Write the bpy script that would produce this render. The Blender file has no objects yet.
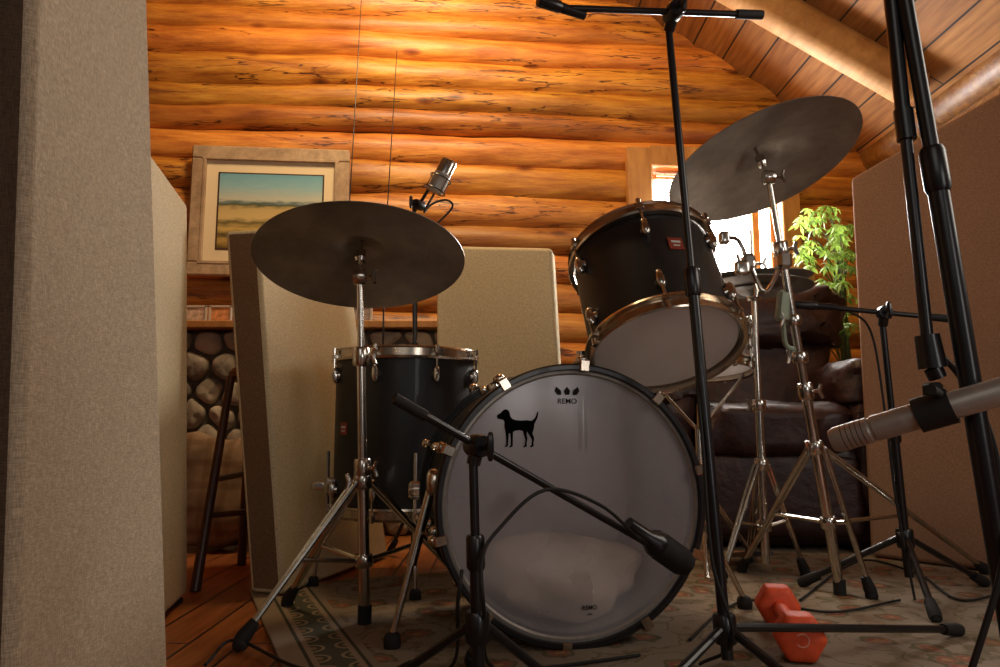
import bpy, math, random, bmesh
from mathutils import Vector, Matrix, noise
from mathutils.geometry import tessellate_polygon
random.seed(7)
V=Vector
F0=720.0; TH=math.atan(91.5/720); H=0.46
CAM=V((0,0,H))
def ray(px,py):
    u=(px-500)/F0; v=(333.5-py)/F0
    return V((u,math.cos(TH)-v*math.sin(TH),math.sin(TH)+v*math.cos(TH)))
def W(px,py,Y):
    d=ray(px,py); return CAM+d*(Y/d.y)
def FL(px,py,z=0.0):
    d=ray(px,py); return CAM+d*((z-H)/d.z)
def EXT(a,b,z): return a+(b-a)*((z-a.z)/(b.z-a.z))
def NRM(c,r,phi):
    v=(c-CAM).normalized(); R=V((1,0,0)); R=(R-v*R.dot(v)).normalized(); U=R.cross(v)
    p=math.radians(phi)
    return (v*r+(U*math.cos(p)+R*math.sin(p))*math.sqrt(1-r*r)).normalized()
def FRM(o,n,xh=V((1,0,0))):
    n=n.normalized(); x=(xh-n*xh.dot(n)).normalized(); y=n.cross(x)
    m=Matrix((x,y,n)).transposed().to_4x4(); m.translation=o; return m

# ---------------- materials
def nodes(name):
    m=bpy.data.materials.new(name); m.use_nodes=True
    nt=m.node_tree; b=nt.nodes['Principled BSDF']; return m,nt,b
def ramp(nt,fac,stops,const=False):
    cr=nt.nodes.new('ShaderNodeValToRGB'); e=cr.color_ramp.elements
    if const: cr.color_ramp.interpolation='CONSTANT'
    while len(e)<len(stops): e.new(.5)
    for i,(p,c) in enumerate(stops):
        e[i].position=p; e[i].color=(*c,1)
    nt.links.new(fac,cr.inputs[0]); return cr
def noisecol(nt,scale,stretch,stops,detail=4,rough=.55,coord='Object'):
    tc=nt.nodes.new('ShaderNodeTexCoord'); mp=nt.nodes.new('ShaderNodeMapping')
    mp.inputs['Scale'].default_value=stretch
    nt.links.new(tc.outputs[coord],mp.inputs[0])
    n=nt.nodes.new('ShaderNodeTexNoise'); n.inputs['Scale'].default_value=scale
    n.inputs['Detail'].default_value=detail; n.inputs['Roughness'].default_value=rough
    nt.links.new(mp.outputs[0],n.inputs['Vector'])
    return n,ramp(nt,n.outputs['Fac'],stops),tc
def mul(nt,a,b,f=1.0,mode='MULTIPLY'):
    x=nt.nodes.new('ShaderNodeMix'); x.data_type='RGBA'; x.blend_type=mode
    x.inputs[0].default_value=f
    nt.links.new(a,x.inputs[6])
    if hasattr(b,'links'): nt.links.new(b,x.inputs[7])
    else: x.inputs[7].default_value=(*b,1)
    return x.outputs[2]
def bump(nt,b,h,s=.3,d=.01):
    k=nt.nodes.new('ShaderNodeBump'); k.inputs['Strength'].default_value=s; k.inputs['Distance'].default_value=d
    nt.links.new(h,k.inputs['Height']); nt.links.new(k.outputs[0],b.inputs['Normal'])
def simple(name,col,rough=.5,metal=0,var=.25,scale=20,bmp=0,coat=0,transl=0,spec=.5):
    m,nt,b=nodes(name)
    c1=tuple(x*(1-var) for x in col); c2=tuple(min(1,x*(1+var)) for x in col)
    n,cr,tc=noisecol(nt,scale,(1,1,1),[(.3,c1),(.7,c2)])
    nt.links.new(cr.outputs[0],b.inputs['Base Color'])
    b.inputs['Roughness'].default_value=rough; b.inputs['Metallic'].default_value=metal
    b.inputs['Coat Weight'].default_value=coat; b.inputs['Specular IOR Level'].default_value=spec
    if bmp: bump(nt,b,n.outputs['Fac'],bmp,.005)
    if transl:
        tr=nt.nodes.new('ShaderNodeBsdfTranslucent'); tr.inputs[0].default_value=(*[min(1,x*1.2) for x in col],1)
        ms=nt.nodes.new('ShaderNodeMixShader'); ms.inputs[0].default_value=transl
        nt.links.new(b.outputs[0],ms.inputs[1]); nt.links.new(tr.outputs[0],ms.inputs[2]); nt.links.new(ms.outputs[0],nt.nodes['Material Output'].inputs[0])
    return m
def wood(name,stops,stretch,scale=3,rough=.45,bmp=.25,coat=.2,tint=False,knots=False):
    m,nt,b=nodes(name)
    n,cr,tc=noisecol(nt,scale,stretch,stops,detail=9,rough=.7)
    out=cr.outputs[0]
    n2,cr2,_=noisecol(nt,1.7,(1,1,1.4),[(.25,(.5,.40,.32)),(.6,(1,1,1))],detail=4)
    out=mul(nt,out,cr2.outputs[0],.8)
    hgt=n.outputs['Fac']
    if knots:
        n3,c3,_=noisecol(nt,2.2,(.8,6,10),[(.484,(1,1,1)),(.497,(.10,.035,.01)),(.503,(.10,.035,.01)),(.516,(1,1,1))],detail=4,rough=.5)
        n4,c4,_=noisecol(nt,1.3,(.6,2,5),[(.47,(0,0,0)),(.54,(1,1,1))],detail=2)
        x=nt.nodes.new('ShaderNodeMix'); x.data_type='RGBA'; x.blend_type='MULTIPLY'
        nt.links.new(c4.outputs[0],x.inputs[0]); nt.links.new(out,x.inputs[6]); nt.links.new(c3.outputs[0],x.inputs[7]); out=x.outputs[2]
        mp=nt.nodes.new('ShaderNodeMapping'); mp.inputs['Scale'].default_value=(1.7,1,4.6)
        nt.links.new(tc.outputs['Object'],mp.inputs[0])
        vo=nt.nodes.new('ShaderNodeTexVoronoi'); vo.inputs['Scale'].default_value=1.7
        nt.links.new(mp.outputs[0],vo.inputs['Vector'])
        r=ramp(nt,vo.outputs['Distance'],[(.02,(.14,.05,.02)),(.10,(.5,.32,.22)),(.18,(1,1,1))]); out=mul(nt,out,r.outputs[0],.9)
    if tint:
        a=nt.nodes.new('ShaderNodeAttribute'); a.attribute_name='tint'
        out=mul(nt,out,a.outputs['Color'],1)
    nt.links.new(out,b.inputs['Base Color'])
    b.inputs['Roughness'].default_value=rough; b.inputs['Coat Weight'].default_value=coat; b.inputs['Coat Roughness'].default_value=.35
    bump(nt,b,hgt,bmp,.012)
    return m
def burlap(name,col):
    m,nt,b=nodes(name)
    n1,c1,tc=noisecol(nt,1,(130,130,800),[(.3,(.70,.70,.70)),(.7,(1.0,1.0,1.0))],detail=1)
    n2,c2,_=noisecol(nt,1,(800,800,130),[(.3,(.70,.70,.70)),(.7,(1.0,1.0,1.0))],detail=1)
    n3,c3,_=noisecol(nt,2,(1,1,1),[(.3,tuple(x*.92 for x in col)),(.7,col)],detail=2)
    o=mul(nt,c1.outputs[0],c2.outputs[0]); 
    nt.links.new(mul(nt,o,c3.outputs[0]),b.inputs['Base Color'])
    b.inputs['Roughness'].default_value=.95
    b.inputs['Specular IOR Level'].default_value=.08
    bump(nt,b,o,.45,.002)
    return m
MB=burlap('burlap',(.64,.50,.34)); MBR=burlap('burlap_red_shade',(.42,.25,.165)); MBL=burlap('burlap_painted_light',(.86,.72,.47)); MPANW=burlap('burlap_brown',(.27,.165,.095))  # reddish and pale copies have shade and light painted into the burlap
MPAND=burlap('burlap_end_shade',(.15,.10,.065))  # darkest copy: shade on a panel's near end painted into the fabric
MLOG=wood('log_pine',[(.25,(.24,.062,.010)),(.42,(.50,.175,.026)),(.6,(.74,.33,.055)),(.8,(.92,.56,.15))],(.7,9,9),3,.46,.5,.22,True,True)
MBEAM=wood('beam_pine',[(.3,(.42,.19,.05)),(.7,(.74,.42,.15))],(4,.8,4),3,.65,.3,0)
MTRIM=wood('trim_pine',[(.3,(.36,.15,.04)),(.7,(.62,.32,.10))],(6,6,1),3,.5,.1)
MDARKW=wood('dark_wood',[(.3,(.035,.015,.008)),(.7,(.09,.04,.02))],(6,6,1),3,.4,.1)
MFRAMEW=wood('weathered_frame',[(.3,(.30,.21,.13)),(.7,(.55,.40,.26))],(8,8,8),3,.7,.3)
MCHR=simple('chrome',(.60,.57,.52),.2,1,.1,40)
MCHD=simple('hoop_chrome',(.60,.52,.42),.2,1,.1,40)
MBLK=simple('black_metal',(.007,.007,.009),.32,.0,.3,60,.05,.1)
MRUB=simple('black_rubber',(.009,.008,.008),.75,0,.2,60,.1)
MSHELL=simple('black_shell',(.008,.008,.009),.45,0,.3,12,0,.08)
MGREY=simple('grey_metal',(.36,.33,.30),.38,.6,.1,60)
MLEA=simple('maroon_leather',(.030,.010,.009),.46,0,.5,22,1.0,.03)
MRED=simple('coral_neoprene',(.86,.105,.03),.55,0,.08,80,.15)
MMARK=simple('pale_coral_print',(.9,.42,.30),.6,0,.05,30)
MWHITE=simple('light_print',(.55,.52,.48),.6,0,.05,30)
MHEADW=simple('white_head',(.76,.73,.70),.45,0,.08,6,0,0,.45)
MBAT=simple('smoky_batter_head',(.34,.31,.315),.35,0,.12,5,0,0,.2)
MINK=simple('black_ink',(.002,.002,.002),.9,0,.1,30,0,0,0,.05)
MPIL=simple('pillow_cloth',(.85,.70,.55),.95,0,.10,6,.4)
MBADGE=simple('badge_red',(.30,.05,.03),.4,.3,.2,60)
MSTONE=simple('stone',(.33,.29,.235),.9,0,.5,7,.8)
MMORT=simple('mortar',(.11,.095,.078),.95,0,.3,30,.5)
MPOT=simple('clay_pot',(.2,.08,.04),.7,0,.2,20)
MSTEM=simple('stem_green',(.08,.10,.03),.7,0,.2,30)
MLEAF=simple('leaf_green',(.22,.34,.055),.4,0,.6,12,0,0,.5)
m,nt,b=nodes('cymbal_bronze'); MCYM=m
tc=nt.nodes.new('ShaderNodeTexCoord'); wv=nt.nodes.new('ShaderNodeTexWave'); wv.wave_type='RINGS'; wv.rings_direction='Z'
wv.inputs['Scale'].default_value=75; wv.inputs['Distortion'].default_value=.5; nt.links.new(tc.outputs['Object'],wv.inputs['Vector'])
n,cr,_=noisecol(nt,6,(1,1,1),[(.3,(.24,.215,.185)),(.5,(.38,.345,.30)),(.7,(.54,.49,.42))],detail=9,rough=.65)
wr=ramp(nt,wv.outputs['Fac'],[(.1,(.82,.82,.82)),(.9,(1,1,1))])
nt.links.new(mul(nt,cr.outputs[0],wr.outputs[0]),b.inputs['Base Color']); b.inputs['Metallic'].default_value=.7; b.inputs['Roughness'].default_value=.42
bump(nt,b,wv.outputs['Fac'],.22,.002)
m,nt,b=nodes('smoky_clear_head'); MCLEAR=m
n,cr,tc=noisecol(nt,3,(1,1,1),[(.3,(.36,.335,.355)),(.7,(.50,.465,.48))])
nt.links.new(cr.outputs[0],b.inputs['Base Color']); b.inputs['Roughness'].default_value=.16; b.inputs['Specular IOR Level'].default_value=1.0
tp=nt.nodes.new('ShaderNodeBsdfTransparent'); tp.inputs[0].default_value=(.95,.93,.94,1)
ms=nt.nodes.new('ShaderNodeMixShader'); ms.inputs[0].default_value=.48
nt.links.new(tp.outputs[0],ms.inputs[1]); nt.links.new(b.outputs[0],ms.inputs[2]); nt.links.new(ms.outputs[0],nt.nodes['Material Output'].inputs[0])
def planks(name,c1,c2,gap,rot,bw,rh,rough=.5):
    m,nt,b=nodes(name)
    tc=nt.nodes.new('ShaderNodeTexCoord'); mp=nt.nodes.new('ShaderNodeMapping'); mp.inputs['Rotation'].default_value=rot
    nt.links.new(tc.outputs['Object'],mp.inputs[0])
    bk=nt.nodes.new('ShaderNodeTexBrick'); bk.inputs['Scale'].default_value=1
    bk.inputs['Color1'].default_value=(*c1,1); bk.inputs['Color2'].default_value=(*c2,1); bk.inputs['Mortar'].default_value=(*gap,1)
    bk.inputs['Mortar Size'].default_value=.004; bk.inputs['Brick Width'].default_value=bw; bk.inputs['Row Height'].default_value=rh
    nt.links.new(mp.outputs[0],bk.inputs['Vector'])
    mp2=nt.nodes.new('ShaderNodeMapping'); mp2.inputs['Scale'].default_value=(2,30,2); nt.links.new(mp.outputs[0],mp2.inputs[0])
    n=nt.nodes.new('ShaderNodeTexNoise'); n.inputs['Scale'].default_value=2; n.inputs['Detail'].default_value=6; nt.links.new(mp2.outputs[0],n.inputs['Vector'])
    r=ramp(nt,n.outputs['Fac'],[(.3,(.5,.45,.4)),(.7,(1,1,1))])
    nt.links.new(mul(nt,bk.outputs['Color'],r.outputs[0],.9),b.inputs['Base Color'])
    b.inputs['Roughness'].default_value=rough
    bump(nt,b,bk.outputs['Fac'],-.3,.01)
    return m
R90=math.pi/2
MFLOOR=planks('floor_boards',(.46,.16,.04),(.34,.10,.03),(.04,.015,.01),(0,0,R90),1.6,.11,.3)
MCEIL=planks('ceiling_boards',(.44,.20,.055),(.28,.115,.032),(.02,.01,.004),(0,0,R90),6,.15,.8)

# ---------------- geometry
class G:
    def __init__(s): s.v=[];s.f=[];s.mi=[];s.t=[];s.cur=0;s.tint=(1,1,1)
    def add(s,vs,fs):
        o=len(s.v); s.v+= [V(x) for x in vs]; s.t+=[s.tint]*len(vs)
        for f in fs: s.f.append([i+o for i in f]); s.mi.append(s.cur)
    def sweep(s,pts,r,n=10,closed=False,smooth=0,cap=True,nz=0):
        pts=[V(p) for p in pts]
        if smooth: 
            rr=r if isinstance(r,list) else None
            q=[];qr=[];m=len(pts);rng=range(m if closed else m-1)
            for i in rng:
                p0=pts[(i-1)%m] if (closed or i>0) else pts[i]*2-pts[i+1]
                p1=pts[i];p2=pts[(i+1)%m]
                p3=pts[(i+2)%m] if (closed or i+2<m) else p2*2-p1
                for k in range(smooth):
                    t=k/smooth
                    q.append(.5*((2*p1)+(-p0+p2)*t+(2*p0-5*p1+4*p2-p3)*t*t+(-p0+3*p1-3*p2+p3)*t**3))
                    if rr: qr.append(rr[i]*(1-t)+rr[(i+1)%m]*t)
            if not closed:
                q.append(pts[-1]); 
                if rr: qr.append(rr[-1])
            pts=q; r=qr if rr else r
        m=len(pts); R=r if isinstance(r,list) else [r]*m
        T=[]
        for i in range(m):
            if closed: t=pts[(i+1)%m]-pts[i-1]
            else: t=pts[min(i+1,m-1)]-pts[max(i-1,0)]
            T.append(t.normalized())
        a=V((0,0,1)) if abs(T[0].z)<.9 else V((1,0,0))
        x=(a-T[0]*a.dot(T[0])).normalized()
        vs=[]
        for i in range(m):
            x=(x-T[i]*x.dot(T[i])).normalized(); y=T[i].cross(x)
            for k in range(n):
                an=2*math.pi*k/n
                d=(x*math.cos(an)+y*math.sin(an))
                rad=R[i]
                if nz: rad*=1+nz*noise.noise((pts[i]*2.3)+d*1.2)+nz*.6*noise.noise((pts[i]*7)+d*2)
                vs.append(pts[i]+d*rad)
        fs=[]
        for i in range(m if closed else m-1):
            j=(i+1)%m
            for k in range(n):
                l=(k+1)%n; fs.append([i*n+k,i*n+l,j*n+l,j*n+k])
        if cap and not closed:
            fs.append(list(range(n))[::-1]); fs.append([(m-1)*n+k for k in range(n)])
        s.add(vs,fs); return s
    def lathe(s,prof,M=Matrix(),n=48,closed=False):
        vs=[];fs=[];m=len(prof)
        for (r,z) in prof:
            for k in range(n):
                a=2*math.pi*k/n; vs.append(M@V((r*math.cos(a),r*math.sin(a),z)))
        for i in range(m if closed else m-1):
            j=(i+1)%m
            for k in range(n):
                l=(k+1)%n; fs.append([i*n+k,i*n+l,j*n+l,j*n+k])
        if not closed:
            fs.append(list(range(n))[::-1]); fs.append([(m-1)*n+k for k in range(n)])
        s.add(vs,fs); return s
    def cyl(s,a,b,r,r2=None,n=16): return s.sweep([a,b],[r,r if r2 is None else r2],n)
    def box(s,c,sz,R=None,bv=.1):
        R=R or Matrix.Identity(3); c=V(c); h=[x/2 for x in sz]; q=min(sz)*bv
        vs=[];idx={}
        for sx in(-1,1):
            for sy in(-1,1):
                for sz_ in(-1,1):
                    for ax in range(3):
                        p=[sx*h[0],sy*h[1],sz_*h[2]]; sg=(sx,sy,sz_)
                        for k in range(3):
                            if k!=ax: p[k]-=sg[k]*q
                        idx[(sg,ax)]=len(vs); vs.append(c+R@V(p))
        fs=[]
        for ax in range(3):
            o=[k for k in range(3) if k!=ax]
            for sg in(-1,1):
                f=[]
                for a,b2 in((-1,-1),(1,-1),(1,1),(-1,1)):
                    t=[0,0,0];t[ax]=sg;t[o[0]]=a;t[o[1]]=b2; f.append(idx[(tuple(t),ax)])
                if (sg<0)!=(ax==1): f=f[::-1]
                fs.append(f)
            for a in(-1,1):
                for b2 in(-1,1):
                    t0=[0,0,0];t1=[0,0,0];t0[o[0]]=t1[o[0]]=a;t0[o[1]]=t1[o[1]]=b2;t0[ax]=-1;t1[ax]=1
                    f=[idx[(tuple(t0),o[0])],idx[(tuple(t1),o[0])],idx[(tuple(t1),o[1])],idx[(tuple(t0),o[1])]]
                    fs.append(f)
        for sx in(-1,1):
            for sy in(-1,1):
                for z in(-1,1): fs.append([idx[((sx,sy,z),k)] for k in range(3)])
        s.add(vs,fs); return s
    def sell(s,c,rad,R=None,e=.5,nu=24,nv=14,wr=0,wf=14):
        R=R or Matrix.Identity(3); c=V(c)
        f=lambda w,k: math.copysign(abs(w)**k,w)
        vs=[];fs=[]
        for i in range(nv+1):
            ph=-R90+math.pi*i/nv
            for j in range(nu):
                th=2*math.pi*j/nu
                p=V((rad[0]*f(math.cos(ph),e)*f(math.cos(th),e),rad[1]*f(math.cos(ph),e)*f(math.sin(th),e),rad[2]*f(math.sin(ph),e)))
                if wr: p*=1+wr*noise.noise(p*wf+c)+wr*.4*noise.noise(p*wf*2.7+c)
                vs.append(c+R@p)
        for i in range(nv):
            for j in range(nu):
                k=(j+1)%nu; fs.append([i*nu+j,i*nu+k,(i+1)*nu+k,(i+1)*nu+j])
        s.add(vs,fs); return s
    def torus(s,c,nrm,R,r,n=48,m=8):
        M=FRM(V(c),V(nrm)); pr=[(R+r*math.cos(2*math.pi*k/m),r*math.sin(2*math.pi*k/m)) for k in range(m)]
        return s.lathe(pr,M,n,True)
def mesh(g,name,mats,inv=None,ang=35,tint=False):
    me=bpy.data.meshes.new(name)
    vs=[inv@v for v in g.v] if inv is not None else g.v
    me.from_pydata([tuple(v) for v in vs],[],g.f)
    if not isinstance(mats,(list,tuple)): mats=[mats]
    for x in mats: me.materials.append(x)
    for p,i in zip(me.polygons,g.mi): p.material_index=i; p.use_smooth=True
    me.validate()
    bm=bmesh.new(); bm.from_mesh(me); bmesh.ops.recalc_face_normals(bm,faces=bm.faces); bm.to_mesh(me); bm.free()
    me.update(); me.set_sharp_from_angle(angle=math.radians(ang))
    if tint:
        a=me.color_attributes.new('tint','FLOAT_COLOR','POINT')
        for i,t in enumerate(g.t): a.data[i].color=(*t,1)
    return me
LINK=bpy.context.scene.collection.objects.link
class Thing:
    def __init__(s,name,label,cat,base=V((0,0,0)),mat4=None,group=None):
        s.o=bpy.data.objects.new(name,None); s.o.empty_display_size=.05
        s.m=mat4 or Matrix.Translation(base); s.o.matrix_world=s.m; s.inv=s.m.inverted(); LINK(s.o)
        s.o['label']=label; s.o['category']=cat
        if group: s.o['group']=group
    def part(s,name,g,mats,label=None,parent=None,local=False,ang=35):
        me=mesh(g,name,mats,None if local else s.inv,ang)
        o=bpy.data.objects.new(name,me); LINK(o); o.parent=parent or s.o
        if label:o['label']=label
        return o
def solo(name,g,mats,label,cat,mat4=None,ang=35,local=False,**kw):
    m4=mat4 or Matrix.Identity(4)
    if mat4 is None:
        c=sum(g.v,V())/len(g.v); c.z=min(v.z for v in g.v); m4=Matrix.Translation(c)
    me=mesh(g,name,mats,None if local else m4.inverted(),ang)
    o=bpy.data.objects.new(name,me); o.matrix_world=m4; LINK(o)
    o['label']=label;o['category']=cat
    for k,v in kw.items(): o[k]=v
    return o
def struct(name,g,mats,tint=False,label=None,ang=35):
    me=mesh(g,name,mats,None,ang,tint); o=bpy.data.objects.new(name,me); LINK(o); o['kind']='structure'
    if label:o['label']=label
    return o
def quadslab(g,a,b,c,d,t):
    a,b,c,d=map(V,(a,b,c,d)); n=(b-a).cross(d-a).normalized()*t
    g.add([a,b,c,d,a+n,b+n,c+n,d+n],[[0,1,2,3],[7,6,5,4],[0,4,5,1],[1,5,6,2],[2,6,7,3],[3,7,4,0]])

# ---------------- room
WY=lambda X:3.66+.088*X
SL=.63
ZC=lambda X:2.55-SL*(X-.99) if X>-.6 else 2.55+SL*1.59+SL*(X+.6)
RZ=ZC(-.599)
g=G(); g.box((-.15,1.2,-.05),(5.2,6.0,.1),None,.01); struct('floor',g,MFLOOR,label='reddish wooden plank floor')
g=G()
WX0,WX1,WZ0,WZ1=.76,1.50,1.22,1.80
def logseg(x0,x1,z,off,r,ph):
    n=max(3,int((x1-x0)/.05)); pts=[]
    for i in range(n+1):
        X=x0+(x1-x0)*i/n
        pts.append(V((X,WY(X)+off+.018*noise.noise((X*1.1,ph,0)),z+.030*noise.noise((X*.6,ph,4))+.008*noise.noise((X*3,ph,9)))))
    g.sweep(pts,[r*(1+.14*noise.noise((q.x*.6,ph,8))) for q in pts],26,nz=.08)
z=.05
while z<3.6:
    p=random.uniform(.115,.175); r=p*.62; zc=z+p/2; ph=random.uniform(0,90)
    t=random.uniform(.60,1.10); g.tint=(t,t*random.uniform(.84,1.10),t*random.uniform(.75,1.3))
    xr=min(2.02,.99+(2.55-zc+.09)/SL); xl=max(-2.4,-.6-(RZ-zc+.09)/SL)
    off=random.uniform(-.012,.012)+(r-.085)
    if WZ0-.05<zc<WZ1+.03:
        logseg(xl,WX0,zc,off,r,ph); logseg(WX1,xr,zc,off,r,ph)
    elif xr>xl+.3:
        logseg(xl,xr,zc,off,r,ph)
    z+=p
g.tint=(.06,.05,.04)
RW=Matrix.Rotation(math.atan(.088),3,'Z')
for x0,x1,z0,z1 in((-2.45,WX0,0,3.5),(WX1,2.1,0,2.1),(WX0,WX1,0,WZ0),(WX0,WX1,WZ1,2.7)):
    xm=(x0+x1)/2; g.box((xm,WY(xm)+.045,(z0+z1)/2),(x1-x0+.01,.03,z1-z0),RW,.01)
struct('wall_back',g,MLOG,True,'orange stained horizontal log wall')
def sidewall(X,sgn,tt):
    g=G(); z=.09
    while z<1.95:
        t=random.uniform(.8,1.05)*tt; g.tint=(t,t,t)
        pts=[V((X+sgn*.03+.01*noise.noise((y*1.1,z*5,2)),y,z)) for y in [-1.8+.3*i for i in range(20)]]
        g.sweep(pts,.092,12,nz=.05); z+=.165
    return g
struct('wall_right',sidewall(2.03,1,.35),MLOG,True); struct('wall_left',sidewall(-2.35,-1,1),MLOG,True)  # right wall logs tinted darker, shade put into their colour
g=G()
quadslab(g,(-.6,-1.8,RZ),(-.6,4.1,RZ),(2.2,4.1,ZC(2.2)),(2.2,-1.8,ZC(2.2)),-.05)
quadslab(g,(-.6,-1.8,RZ),(-2.6,-1.8,ZC(-2.6)),(-2.6,4.1,ZC(-2.6)),(-.6,4.1,RZ),-.05)
struct('ceiling',g,MCEIL,label='sloping wood plank ceiling')
def rafter(name,Y,r):
    g=G(); pts=[V((x,Y,ZC(x)-r*.85+.006*noise.noise((x*2,Y,0)))) for x in [-.55+.2*i for i in range(13)]]
    g.sweep(pts,r,16,nz=.05); struct(name,g,MBEAM,label='peeled log rafter')
rafter('trim_1',3.04,.085); rafter('trim_2',1.2,.08); rafter('trim_3',-.4,.08)
def wp(X,off,Z): return V((X,WY(X)-off,Z))
wm=(WX0+WX1)/2; ww=WX1-WX0; zm=(WZ0+WZ1)/2; zh=WZ1-WZ0
g=G()
g.box(wp(WX0-.035,.10,zm+.02),(.13,.05,zh+.16),RW); g.box(wp(wm,.10,WZ1+.055),(ww-.04,.05,.11),RW)
g.box(wp(WX1+.03,.10,zm+.02),(.10,.05,zh+.16),RW); g.box(wp(wm,.13,WZ0-.02),(ww+.2,.16,.05),RW)
for X in(WX0+.04,WX1-.13,WX1-.03): g.box(wp(X,0,zm),(.04,.05,zh),RW)
g.box(wp(wm,0,WZ1-.02),(ww,.05,.04),RW); g.box(wp(wm,0,WZ0+.02),(ww,.05,.04),RW)
for Xs in(WX0+.015,WX1-.015): g.box(wp(Xs,0,zm),(.02,.24,zh+.02),RW)
win=struct('window_1',g,MTRIM,label='pine framed window glowing with daylight')
m,nt,b=nodes('bright_daylight_pane'); MPANE=m
b.inputs['Emission Color'].default_value=(.93,.97,1,1); b.inputs['Emission Strength'].default_value=38; b.inputs['Base Color'].default_value=(.8,.9,1,1)
g=G(); g.box(wp(wm,-.03,zm),(ww,.006,zh+.02),RW)
me=mesh(g,'window_pane',MPANE); o=bpy.data.objects.new('window_pane',me); LINK(o); o.parent=win
g=G()
for i in range(9): g.box(wp(.93,.045,1.63+.018*i),(.2,.02,.004),RW)
me=mesh(g,'window_blind',MBEAM); o=bpy.data.objects.new('window_blind',me); LINK(o); o.parent=win

# fireplace
T=Thing('stone_fireplace','low grey fieldstone fireplace with mortar joints and shelf','fireplace',V((-1.0,3.2,0)))
g=G(); g.box((-1.15,3.20,.435),(1.8,.20,.87)); T.part('masonry',g,MMORT)
seeds=[]
for j in range(8):
    for i in range(15):
        seeds.append((-2.05+.125*i+(.062 if j%2 else 0)+random.uniform(-.035,.035),.05+.112*j+random.uniform(-.028,.028)))
def clip(poly,p,n):
    out=[]
    for i in range(len(poly)):
        a=poly[i];c=poly[(i+1)%len(poly)]
        da=(a[0]-p[0])*n[0]+(a[1]-p[1])*n[1]; dc=(c[0]-p[0])*n[0]+(c[1]-p[1])*n[1]
        if da<=0: out.append(a)
        if (da<0)!=(dc<0) and da!=dc:
            t=da/(da-dc); out.append((a[0]+(c[0]-a[0])*t,a[1]+(c[1]-a[1])*t))
    return out
g=G()
for s in seeds:
    poly=[(-2.05,.0),(-.26,.0),(-.26,.86),(-2.05,.86)]
    for q in seeds:
        if q is s: continue
        dx,dz=q[0]-s[0],q[1]-s[1]; L=math.hypot(dx,dz)
        if L>.5: continue
        m_=((s[0]+q[0])/2-dx/L*.007,(s[1]+q[1])/2-dz/L*.007); poly=clip(poly,m_,(dx/L,dz/L))
        if len(poly)<3: break
    if len(poly)<3: continue
    cx=sum(p[0] for p in poly)/len(poly); cz=sum(p[1] for p in poly)/len(poly)
    ring=[]
    for i in range(len(poly)):
        a=poly[i];c=poly[(i+1)%len(poly)]
        for k in range(4): ring.append((a[0]+(c[0]-a[0])*k/4,a[1]+(c[1]-a[1])*k/4))
    # round the corners
    for it in range(2): ring=[((ring[i-1][0]+2*ring[i][0]+ring[(i+1)%len(ring)][0])/4,(ring[i-1][1]+2*ring[i][1]+ring[(i+1)%len(ring)][1])/4) for i in range(len(ring))]
    n=len(ring); vs=[];fs=[]; dep=random.uniform(.025,.05)
    for sc,dd in((1,0),(.97,.55),(.88,.85),(.6,1.0),(.25,1.05)):
        for (a,c) in ring:
            nzv=noise.noise((a*18,c*18,dd))*.012*dd
            vs.append((cx+(a-cx)*sc,3.105-dep*dd-nzv,cz+(c-cz)*sc))
    for i in range(4):
        for k in range(n): l=(k+1)%n; fs.append([i*n+k,i*n+l,(i+1)*n+l,(i+1)*n+k])
    fs.append([4*n+k for k in range(n)]); g.add(vs,fs)
T.part('stones',g,MSTONE,ang=60)
g=G(); g.box((-1.15,3.17,.885),(1.9,.30,.03)); T.part('mantel',g,MTRIM)
for i,(x,c) in enumerate(((-1.335,(.6,.45,.35)),(-1.225,(.7,.3,.12)),(-.765,(.5,.4,.3)),(-.61,(.35,.3,.3)))):
    T=Thing('photo_frame','small upright card in a pale frame on the mantel','photo frame',V((x,3.12,.90)),group='small frames on the mantel')
    g=G(); 
    for dx,dz,sx,sz in((0,.005,.10,.008),(0,.075,.10,.008),(-.046,.04,.008,.08),(.046,.04,.008,.08)): g.box((x+dx,3.12,.901+dz),(sx,.012,sz))
    T.part('frame',g,MWHITE); g=G(); g.box((x,3.122,.941),(.088,.005,.07)); T.part('picture',g,simple('card_%d'%i,c,.6,0,.5,40))

# picture on the wall
C=W(268,210,3.40); C.y=WY(C.x)-.13
R5=Matrix.Rotation(math.atan(.088),4,'Z')
T=Thing('framed_picture','landscape print with cream mat in weathered wood frame','picture',mat4=Matrix.Translation(C)@R5)
w,h,t=.380,.325,.066
g=G(); 
for dx,dz,sx,sz in((0,h-t/2,2*w,t),(0,-h+t/2,2*w,t),(-w+t/2,0,t,2*h-2*t+.002),(w-t/2,0,t,2*h-2*t+.002)): g.box((dx,0,dz),(sx,.035,sz),None,.2)
T.part('frame',g,MFRAMEW,local=True)
g=G(); 
for dx,dz,sx,sz in((0,h-t+.002,2*w-2*t+.03,.014),(0,-h+t-.002,2*w-2*t+.03,.014),(-w+t-.002,0,.014,2*h-2*t),(w-t+.002,0,.014,2*h-2*t)): g.box((dx,-.012,dz),(sx,.02,sz))
T.part('frame_liner',g,MFRAMEW,local=True)
g=G(); g.box((0,.005,0),(2*w-2*t+.02,.008,2*h-2*t+.02)); T.part('picture_mat',g,simple('cream_mat',(.74,.62,.42),.8,0,.03,5),local=True)
g=G(); g.box((.002,.0005,0),(.510,.006,.390)); T.part('print_border',g,MDARKW,local=True)
m,nt,b=nodes('landscape_print')
tc=nt.nodes.new('ShaderNodeTexCoord'); sp=nt.nodes.new('ShaderNodeSeparateXYZ'); nt.links.new(tc.outputs['Object'],sp.inputs[0])
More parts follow.
